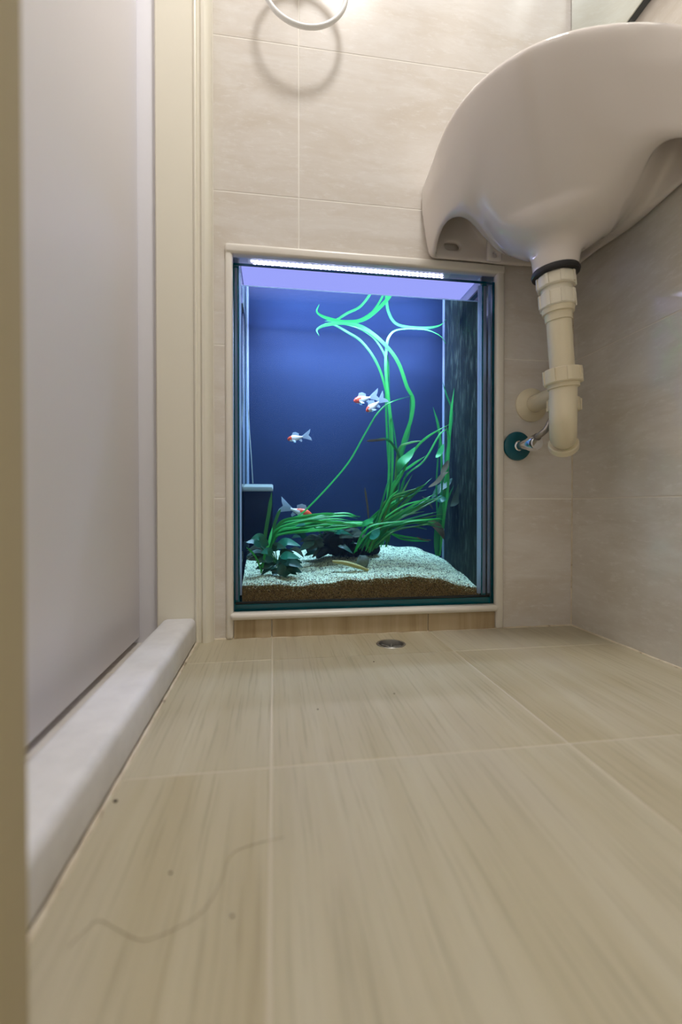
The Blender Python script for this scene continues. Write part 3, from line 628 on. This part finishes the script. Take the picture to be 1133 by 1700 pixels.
for v in bm.verts: v.co += Vector((math.sin(v.co.z*700)*0.0006, 0, math.sin(v.co.x*500)*0.0006))
tag(obj('pebble', bm, M_SNAIL), 'small mossy barrel-shaped stone standing on the white sand', 'stone')
bm = bmesh.new(); pts = crom([q(430, 1256, 1.0), q(480, 1262, 0.995), q(530, 1276, 0.99), q(572, 1291, 0.985)], 6)
tube(bm, pts, [0.0015+0.0035*math.sin(PI*min(1, 0.12+0.8*i/(len(pts)-1))) for i in range(len(pts))], 10)
tag(obj('twig', bm, M_STICK), 'slender yellowish twig lying on the white sand', 'twig')

# filter
flt = thing('filter', 'black submersible filter box with a grey lid in the left tank corner', 'filter', tuple(q(140, 1160, 1.12)))
fa, fb = q(82, 980, 1.10), q(196, 1160, 1.10)
boxo('body', (fa.x, 1.10, fb.z-0.01), (fb.x, 1.165, fa.z), M_FBLACK, flt, bev=0.004, seg=3)
bm = bmesh.new()
prism(bm, [(1.096, fa.z-0.001), (1.168, fa.z-0.001), (1.168, fa.z+0.012), (1.15, fa.z+0.019), (1.096, fa.z+0.009)], 0, fa.x-0.001, fb.x+0.001)
bmesh.ops.bevel(bm, geom=bm.edges[:], offset=0.002, segments=2, affect='EDGES')
obj('lid', bm, M_FGREY, flt)
obj('cord', tube(bmesh.new(), crom([q(118, 950, 1.15), q(112, 850, 1.15), q(102, 700, 1.155), q(97, 560, 1.16), Vector((q(95, 400, 1.16).x, 1.162, 0.74))], 6), 0.0013, 8), M_FGREY, flt)

# fish
def fish(label, head, tail, Y, dy=0.0, red=0.4, fins=1.0, deep=0.4, group=None):
    h = q(*head, Y); t = q(*tail, Y+dy); ln = (t-h).length; ax = (t-h).normalized()
    up = Vector((0, 0, 1)); up = (up-ax*up.dot(ax)).normalized(); sd = ax.cross(up)
    root = thing('fish', label, 'fish', tuple((h+t)/2), group)
    bl = ln*0.66; prof = [(0, 0.02), (0.05, 0.20), (0.14, 0.36), (0.28, 0.48), (0.42, 0.50), (0.58, 0.42), (0.74, 0.28), (0.88, 0.16), (1.0, 0.13)]
    bm = bmesh.new(); rings = []; S = 16
    for u, r in prof:
        c = h+ax*(u*bl); rr = r*bl*deep
        rings.append([bm.verts.new(c+up*math.cos(2*PI*k/S)*rr+sd*math.sin(2*PI*k/S)*rr*0.62) for k in range(S)])
    for i, (a, b) in enumerate(zip(rings, rings[1:])):
        for k in range(S):
            f = bm.faces.new((a[k], a[(k+1) % S], b[(k+1) % S], b[k]))
            cosk = math.cos(2*PI*(k+0.5)/S)
            f.material_index = 1 if prof[i][0] < red*(0.75+0.45*cosk) else 0
    bm.faces.new(rings[0]); bm.faces.new(rings[-1])
    obj('body', bm, [M_FISHW, M_FISHR], root, ang=80)
    def fin(name, pts, th=0.0006):
        bm = bmesh.new(); P = [h+ax*(a*ln)+up*(b*ln)+sd*(c*ln) for a, b, c in pts]
        A = [bm.verts.new(p+sd*th) for p in P]; B = [bm.verts.new(p-sd*th) for p in P]; n = len(P)
        bm.faces.new(A); bm.faces.new(B[::-1])
        for i in range(n): bm.faces.new((A[i], A[(i+1) % n], B[(i+1) % n], B[i]))
        obj(name, bm, M_FIN, root, smooth=False)
    F = fins
    fin('tail_fin', [(0.64, 0.05, 0), (0.80, 0.14*F, 0.02), (1.02, 0.26*F, 0.04), (0.97, 0.12*F, 0.03), (0.90, 0.02, 0.02), (0.98, -0.10*F, 0.03), (1.0, -0.22*F, 0.04), (0.80, -0.12*F, 0.02), (0.64, -0.05, 0)])
    fin('dorsal_fin', [(0.20, 0.125, 0), (0.28, 0.24*F, 0), (0.40, 0.24*F, 0), (0.52, 0.16, 0), (0.50, 0.08, 0), (0.35, 0.12, 0)])
    fin('anal_fin', [(0.46, -0.10, 0), (0.56, -0.20*F, 0.01), (0.60, -0.16*F, 0.01), (0.58, -0.06, 0)])
    for s in (-1, 1):
        fin('pectoral_fin', [(0.18, -0.06, s*0.06), (0.26, -0.16*F, s*0.12), (0.34, -0.17*F, s*0.13), (0.26, -0.06, s*0.065)])
        bm = bmesh.new(); bmesh.ops.create_uvsphere(bm, u_segments=10, v_segments=8, radius=bl*0.028)
        c = h+ax*(bl*0.12)+up*(bl*0.03)+sd*(s*bl*0.075)
        for v in bm.verts: v.co += c
        obj('eye', bm, M_EYE, root)
    return root
fish('white fish with a bright red head swimming mid tank', (513, 628), (612, 606), 1.075, 0.01, 0.42)
fish('smaller white fish with a pink nose just below the red-headed one', (562, 668), (638, 612), 1.045, 0.01, 0.14)
fish('white fish with a reddish head swimming alone before the blue back', (253, 778), (346, 762), 1.05, 0.0, 0.22)
fish('fish half hidden behind the flat eelgrass beside the black filter', (352, 1078), (222, 1036), 1.085, 0.005, 0.62)

# ------------------------------------------------------------------ basin: signed-distance field meshed with surface nets
def surface_nets(d, org, h):
    s = d < 0; nx, ny, nz = d.shape
    cells = np.zeros((nx-1, ny-1, nz-1)); acc = np.zeros((nx-1, ny-1, nz-1, 3)); off = (0, 1)
    def sl(o, ax): return slice(o, d.shape[ax]-1+o)
    for ax in range(3):
        o1, o2 = [a for a in range(3) if a != ax]
        for i in off:
            for j in off:
                o = [0, 0, 0]; o[o1] = i; o[o2] = j; e = o[:]; e[ax] = 1
                A = d[sl(o[0], 0), sl(o[1], 1), sl(o[2], 2)]; B = d[sl(e[0], 0), sl(e[1], 1), sl(e[2], 2)]
                cr = (A < 0) != (B < 0)
                t = np.where(cr, A/np.where(cr, A-B, 1), 0)
                p = np.zeros(cr.shape+(3,)); p[..., o1] = i; p[..., o2] = j; p[..., ax] = t
                acc += p*cr[..., None]; cells += cr
    on = cells > 0; idx = -np.ones(cells.shape, int); idx[on] = np.arange(on.sum())
    ijk = np.argwhere(on); V = (ijk+acc[on]/cells[on][:, None])*h+np.array(org)
    Q = []
    for ax in range(3):
        o1, o2 = [(1, 2), (2, 0), (0, 1)][ax]
        a = [slice(None)]*3; b = [slice(None)]*3; a[ax] = slice(0, -1); b[ax] = slice(1, None)
        A, B = s[tuple(a)], s[tuple(b)]
        w_ = np.argwhere(A != B)
        w_ = w_[(w_[:, o1] > 0) & (w_[:, o2] > 0) & (w_[:, o1] < d.shape[o1]-1) & (w_[:, o2] < d.shape[o2]-1)]
        fl = A[tuple(w_.T)]
        def ix(di, dj):
            c = w_.copy(); c[:, o1] += di; c[:, o2] += dj; return idx[tuple(c.T)]
        f = np.stack([ix(-1, -1), ix(0, -1), ix(0, 0), ix(-1, 0)], 1)
        f[~fl] = f[~fl][:, ::-1]; Q.append(f)
    return V, np.concatenate(Q)
def smin(a, b, k):
    hh = np.clip(0.5+0.5*(b-a)/k, 0, 1); return b*(1-hh)+a*hh-k*hh*(1-hh)
def smax(a, b, k): return -smin(-a, -b, k)
H_ = 0.0034
u = np.arange(-0.012, 0.43, H_); v = u.copy(); z = np.arange(0.655, 0.955, H_)
U, V_, Z = np.meshgrid(u, v, z, indexing='ij')
UC, VC = np.clip(U, 1e-4, None), np.clip(V_, 1e-4, None)
r = np.hypot(UC, VC); psi = np.arctan2(VC, UC)
wgt = np.sin(2*psi)**2
def Rout(z_):
    tip = 0.331+0.032*np.clip((psi-0.95)/0.62, 0, 1)+0.019*np.clip((z_-0.774)/0.10, 0, 1)**0.7
    mid = 0.42-0.15*np.clip((0.93-z_)/0.24, 0, 1)**1.3
    return tip*(1-wgt)+mid*wgt
ro = (r-Rout(Z))*0.93
DRU, DRV = 0.160, 0.180
A0 = smax(smax(ro, -np.minimum(U-0.0006, V_-0.0006), 0.004), smax(Z-0.930, 0.774+0.085*np.clip((np.minimum(psi, PI/2-psi)-0.30)/0.30, 0, 1)**1.3-Z, 0.006), 0.016)     # outer block with rounded rim
ins = smax(smax(smax(ro+0.013, (np.minimum(psi, PI/2-psi)-0.50)*r, 0.03), -np.minimum(U-0.013, V_-0.013), 0.01), Z-0.905, 0.02)                           # hollow inside the skirt
ds_, dt_ = (U-DRU+V_-DRV)/math.sqrt(2), (U-DRU-V_+DRV)/math.sqrt(2)
eB = (np.hypot(ds_/0.174, dt_/0.172)**1.75+(np.abs(Z-0.90)/0.198)**1.75)**(1/1.75)
B0 = (eB-1)*0.172
B0 = smax(B0, Z-0.915, 0.01); B0 = np.maximum(B0, -np.minimum(U-0.002, V_-0.002))
shell = smax(A0, -ins, 0.006)
# arches in the skirt beside both walls
def arch(pu, pv): return np.sqrt(((U-pu)/0.098)**2+((V_-pv)/0.098)**2+((Z-0.766)/0.052)**2)-1
for (pu, pv) in ((0.262, 0.105), (0.105, 0.262)):
    shell = smax(shell, -smax(arch(pu, pv)*0.05, 0.016-np.minimum(U, V_), 0.006), 0.006)
body = smin(shell, B0, 0.055)
body = smax(smax(body, (r-Rout(np.clip(Z, 0.755, 1))-0.0052)*0.93, 0.02), Z-0.930, 0.012)
boss = smax(np.hypot(U-DRU, V_-DRV)-(0.0375+0.10*np.clip(Z-0.680, 0, 0.1)), np.abs(Z-0.70)-0.031, 0.004)
body = smin(body, boss, 0.014)
eI = np.sqrt(((U-DRU-0.012)/0.158)**2+((V_-DRV-0.006)/0.158)**2+((Z-0.93)/0.205)**2)
rc = (r-Rout(np.clip(Z, 0.755, 1)))*0.93
body = smax(body, -smax((eI-1)*0.158, rc+0.015, 0.012), 0.010)
body = np.maximum(body, -(np.hypot(U-DRU, V_-DRV)-0.020))
c1 = aty(750, 411, YB-0.006)                                       # slot in the wall flange
slot = np.hypot(np.clip(np.abs(U-(XR-c1.x))-0.009, 0, None), Z-c1.z)-0.0075
body = smax(body, -np.maximum(slot, V_-0.03), 0.003)
c2 = aty(822, 424, 0.885)                                          # fixing lug under the bowl
lug = np.maximum(np.maximum(np.abs(U-(XR-c2.x))-0.016, np.abs(V_-(YB-c2.y))-0.005), np.abs(Z-c2.z-0.008)-0.022)
lug = np.maximum(lug, -(np.hypot(U-(XR-c2.x), Z-c2.z)-0.005))
body = smin(body, lug, 0.006)
VV, QQ = surface_nets(body, (u[0], v[0], z[0]), H_)
P = np.stack([XR-VV[:, 0]-0.0012, YB-VV[:, 1]-0.0012, VV[:, 2]], 1)
# light smoothing of the grid steps
for _ in range(3):
    S_ = np.zeros_like(P); C_ = np.zeros(len(P))
    for a in range(4):
        i0, i1 = QQ[:, a], QQ[:, (a+1) % 4]
        np.add.at(S_, i0, P[i1]); np.add.at(C_, i0, 1); np.add.at(S_, i1, P[i0]); np.add.at(C_, i1, 1)
    P = 0.5*P+0.5*S_/C_[:, None]
me = bpy.data.meshes.new('corner_basin'); me.from_pydata(P.tolist(), [], QQ.tolist()); 
bm = bmesh.new(); bm.from_mesh(me); bpy.data.meshes.remove(me)
basin = obj('corner_basin', bm, M_CERAMIC, None, True, 70)
tag(basin, 'white glazed corner washbasin hung where the two tiled walls meet', 'washbasin')

# ------------------------------------------------------------------ trap under the basin
D0 = Vector((XR-DRU-0.0012, YB-DRV-0.0012, 0.672))
trap = thing('basin_trap', 'ivory plastic drain trap hanging under the white basin', 'drain pipe', tuple(D0))
D1 = Vector((0.5055, 0.750, 0.480)); DOWN = (D1-D0).normalized()
def along(s): return D0+DOWN*s
obj('washer', lathe(bmesh.new(), D0+Vector((0, 0, 0.001)), DOWN, [(-0.003, 0.03), (-0.003, 0.0385), (0.002, 0.040), (0.006, 0.0385), (0.007, 0.03)], 36), M_RUBBER, trap)['label'] = 'black rubber washer'
def nut(s0, s1, rad, c0=None, ax=None, m=M_IVORY2, ribs=8, name='nut'):
    c0 = along(0) if c0 is None else c0; ax = Vector(ax or DOWN).normalized(); bm = bmesh.new()
    lathe(bm, c0, ax, [(s0, rad*0.6), (s0, rad*0.94), (s0+0.002, rad), (s1-0.002, rad), (s1, rad*0.95), (s1, rad*0.6)], 40)
    uu = ax.orthogonal().normalized(); vv = ax.cross(uu)
    for k in range(ribs):
        a = 2*PI*(k+0.35)/ribs; d = uu*math.cos(a)+vv*math.sin(a); tn = ax.cross(d)
        b = bmesh.ops.create_cube(bm, size=1.0)
        for w_ in b['verts']:
            x, y, zz = w_.co; w_.co = c0+ax*((s0+s1)/2+x*(s1-s0-0.003))+d*(rad-0.0008+y*0.005)+tn*(zz*0.006)
    return obj(name, bm, m, trap, ang=30)
nut(0.006, 0.027, 0.0315)
obj('collar', lathe(bmesh.new(), along(0), DOWN, [(0.026, 0.02), (0.026, 0.0255), (0.040, 0.0255), (0.040, 0.02)], 36), M_IVORY2, trap)
nut(0.036, 0.062, 0.0295)
obj('collar', lathe(bmesh.new(), along(0), DOWN, [(0.061, 0.02), (0.061, 0.0270), (0.071, 0.0262), (0.072, 0.0228), (0.085, 0.0222), (0.085, 0.02)], 36), M_IVORY, trap)
obj('down_pipe', tube(bmesh.new(), [along(0.02), along(0.19)], 0.0205, 32), M_IVORY, trap)
L1 = (D1-D0).length
nut(L1-0.024, L1+0.002, 0.0315, m=M_IVORY)
obj('collar', lathe(bmesh.new(), along(0), DOWN, [(L1+0.001, 0.02), (L1+0.001, 0.0265), (L1+0.009, 0.0262), (L1+0.010, 0.0235), (L1+0.012, 0.02)], 36), M_IVORY, trap)
E = Vector((0.549, 0.812, 0))                                # riser axis
cz = 0.428
h0 = Vector((D1.x, D1.y, 0)); mid = (h0+E)/2; rr = (E-h0).length/2; dirh = (E-h0).normalized()
ub = [Vector((D1.x, D1.y, L)) for L in (0.476, 0.455)]
for i in range(17):
    a = PI*i/16; p = mid-dirh*(rr*math.cos(a)); ub.append(Vector((p.x, p.y, cz-rr*math.sin(a))))
ub += [Vector((E.x, E.y, L)) for L in (0.44, 0.455)]
obj('u_bend', tube(bmesh.new(), ub, 0.0228, 28), M_IVORY, trap)
nut(-0.012, 0.012, 0.029, c0=Vector((E.x, E.y, 0.456)), ax=(0, 0, 1), m=M_IVORY)
AX = Vector((0.5520, 0, 0.482))
el = [Vector((E.x, E.y, 0.462)), Vector((E.x, E.y+0.001, 0.472)), Vector((E.x+0.0008, E.y+0.006, 0.4795)), Vector((0.5505, E.y+0.016, 0.482)), Vector((0.5520, E.y+0.03, 0.482)), Vector((0.5520, YB-0.002, 0.482))]
obj('outlet_pipe', tube(bmesh.new(), el, 0.0180, 28), M_IVORY, trap)
obj('wall_rosette', lathe(bmesh.new(), (0.5520, YB, 0.482), (0, -1, 0), [(0.0002, 0), (0.0002, 0.036), (0.004, 0.036), (0.010, 0.030), (0.015, 0.0225), (0.016, 0.0185), (0.013, 0.0185)], 40), M_IVORY, trap)
# clean-out ring at the foot of the bend, facing down and away
bmn = Vector((mid.x, mid.y, cz-rr)); axc = (Vector((dirh.x, dirh.y, 0))*0.9+Vector((0, 0, -0.75))).normalized()
nut(0.012, 0.026, 0.0265, c0=bmn+Vector((dirh.x, dirh.y, 0))*0.006, ax=axc, m=M_IVORY, ribs=0, name='cleanout_cap')

# stop valve and hose
VP = aty(858, 741, YB); VP.y = YB
valve = thing('stop_valve', 'chrome water stop valve on a round teal wall plate', 'valve', tuple(VP))
obj('wall_plate', lathe(bmesh.new(), VP, (0, -1, 0), [(0.0002, 0), (0.0002, 0.0305), (0.003, 0.0312), (0.006, 0.030), (0.0085, 0.024), (0.0095, 0.012), (0.0095, 0.008)], 40), M_TEAL, valve)['label'] = 'round plate under teal protective film'
VD = (aty(889, 736, 0.872)-VP).normalized()
obj('valve_body', lathe(bmesh.new(), VP+Vector((0, -0.004, 0)), VD, [(0, 0.0105), (0.006, 0.011), (0.007, 0.009), (0.018, 0.009), (0.019, 0.0115), (0.040, 0.0115), (0.042, 0.0145), (0.060, 0.015), (0.065, 0.0125), (0.066, 0)], 28), M_CHROME, valve)
V1 = VP+VD*0.040
obj('outlet_neck', tube(bmesh.new(), [V1, V1+Vector((0.012, 0.004, 0.012))], 0.0072, 18), M_CHROME, valve)
hs = crom([V1+Vector((0.010, 0.0035, 0.010)), aty(893, 725, 0.862), aty(907, 713, 0.850), aty(918, 694, 0.850), Vector((0.575, 0.856, 0.455)), Vector((0.584, 0.865, 0.487)), Vector((0.584, 0.872, 0.55)), Vector((0.574, 0.866, 0.64)), Vector((0.57, 0.86, 0.76))], 14)
bm = bmesh.new(); tube(bm, hs, [0.0058*(1+0.07*(i % 2)) for i in range(len(hs))], 14)
tube(bm, hs[3:15], [0.0074+0.0007*(i % 2) for i in range(12)], 16)
tag(obj('supply_hose', bm, M_BRAID), 'braided steel hose curving from the stop valve up behind the trap', 'hose')

# ------------------------------------------------------------------ floor drain
dr = thing('floor_drain', 'small round metal floor drain in the tiles before the tank', 'drain', (DX, DY, 0))
obj('rim', lathe(bmesh.new(), (DX, DY, 0), (0, 0, 1), [(-0.02, 0.0232), (-0.001, 0.0232), (0.0008, 0.0236), (0.0012, 0.0255), (0.0010, 0.0275), (0.0002, 0.0282), (-0.001, 0.0246), (-0.02, 0.0242)], 40), M_STEEL, dr)
obj('cup', lathe(bmesh.new(), (DX, DY, 0), (0, 0, 1), [(-0.022, 0), (-0.022, 0.0228), (-0.010, 0.0228)], 32), M_DARK, dr)
obj('strainer', lathe(bmesh.new(), (DX, DY, -0.012), (0, 0, 1), [(0, 0), (0.001, 0.003), (0.0015, 0.012), (0.000, 0.018), (-0.003, 0.019)], 24), M_STEEL, dr)
for a in range(3):
    c, s_ = math.cos(a*PI/3+0.2), math.sin(a*PI/3+0.2)
    obj('bar', tube(bmesh.new(), [(DX-c*0.022, DY-s_*0.022, -0.006), (DX+c*0.022, DY+s_*0.022, -0.006)], 0.0012, 8), M_STEEL, dr)

# stray hair on the floor
hp = [(1005, 1040), (900, 1065), (820, 1100), (785, 1180), (740, 1270), (680, 1330), (560, 1390), (490, 1402), (420, 1370), (350, 1335), (300, 1370), (240, 1430)]
hp = [atz(x/2.125, 900+y/2.125, 0.0006) for x, y in hp]
tag(obj('hair', tube(bmesh.new(), crom(hp, 8), 0.00013, 6), M_HAIR2), 'long thin stray hair curled on the wood-look floor', 'hair')
for (px, py, s_, lab) in ((192, 1331, 0.0018, 'dark speck of dirt lying against the foot of the kerb'), (386, 1522, 0.0011, 'tiny brown crumb on the floor tile right of the stray hair'),
                     (283, 1450, 0.0011, 'tiny brown crumb on the floor tile left of the curl of the hair'), (621, 1099, 0.0014, 'tiny crumb on the floor tile just before the round drain'),
                     (528, 1178, 0.0011, 'leftmost tiny crumb in the middle of the far floor tile'), (655, 1152, 0.0011, 'rightmost tiny crumb in the middle of the far floor tile')):
    p = atz(px, py, 0); bm = bmesh.new(); bmesh.ops.create_icosphere(bm, subdivisions=1, radius=s_)
    for w_ in bm.verts: w_.co = Vector((w_.co.x*(1+0.4*rnd.random()), w_.co.y, w_.co.z*0.5+s_*0.45))+p
    tag(obj('crumb', bm, M_HAIR), lab, 'crumb', 'dirt crumbs on the floor')

# ------------------------------------------------------------------ towel ring
TRC = aty(507, -20, YB-0.042)
RR = 0.079
tr = thing('towel_ring', 'white plastic towel ring hanging on the back wall above the tank', 'towel ring', (TRC.x, YB, TRC.z+RR+0.012))
ring = [TRC+Vector((math.sin(2*PI*i/64)*RR, 0.006*math.cos(2*PI*i/64), math.cos(2*PI*i/64)*RR)) for i in range(65)]
bm = bmesh.new(); tube(bm, ring[:64]+[ring[0]], 0.0048, 14, caps=False); obj('ring', bm, M_WHITEP, tr)
TM = Vector((TRC.x, YB, TRC.z+RR+0.004))
obj('post', tube(bmesh.new(), [TM+Vector((0, -0.004, 0)), TM+Vector((0, -0.048, 0))], 0.0085, 18), M_WHITEP, tr)
obj('wall_plate', lathe(bmesh.new(), TM, (0, -1, 0), [(0.0002, 0), (0.0002, 0.026), (0.005, 0.026), (0.009, 0.020), (0.010, 0)], 32), M_WHITEP, tr)

# ------------------------------------------------------------------ mirror on the side wall
mr = thing('mirror', 'wall mirror on the side wall above the basin', 'mirror', (XR-0.006, 0.55, 1.143))
boxo('backing', (XR-0.012, 0.10, 1.143), (XR-0.0006, 0.921, 1.75), M_MEDGE, mr)
boxo('glass', (XR-0.0155, 0.10, 1.1435), (XR-0.0122, 0.921, 1.75), M_MIRROR, mr, bev=0.0006)

# ------------------------------------------------------------------ ceiling lamps
M_LAMP = emit('warm_white_diffuser', (1.0, 0.985, 0.975), LAMP_STRENGTH)
def ceiling_lamp(x, y, rad, m, label):
    t = thing('ceiling_lamp', label, 'lamp', (x, y, ZC))
    obj('housing', lathe(bmesh.new(), (x, y, ZC), (0, 0, -1), [(0.0003, 0), (0.0003, rad+0.015), (0.03, rad+0.012), (0.03, rad+0.002), (0.02, rad)], 40), M_WHITEP, t)
    obj('glow_panel', lathe(bmesh.new(), (x, y, ZC), (0, 0, -1), [(0.024, rad), (0.036, rad*0.9), (0.042, rad*0.6), (0.044, 0)], 40), m, t)
ceiling_lamp(0.26, 0.24, 0.13, M_LAMP, 'small round ceiling lamp in the middle of the room')
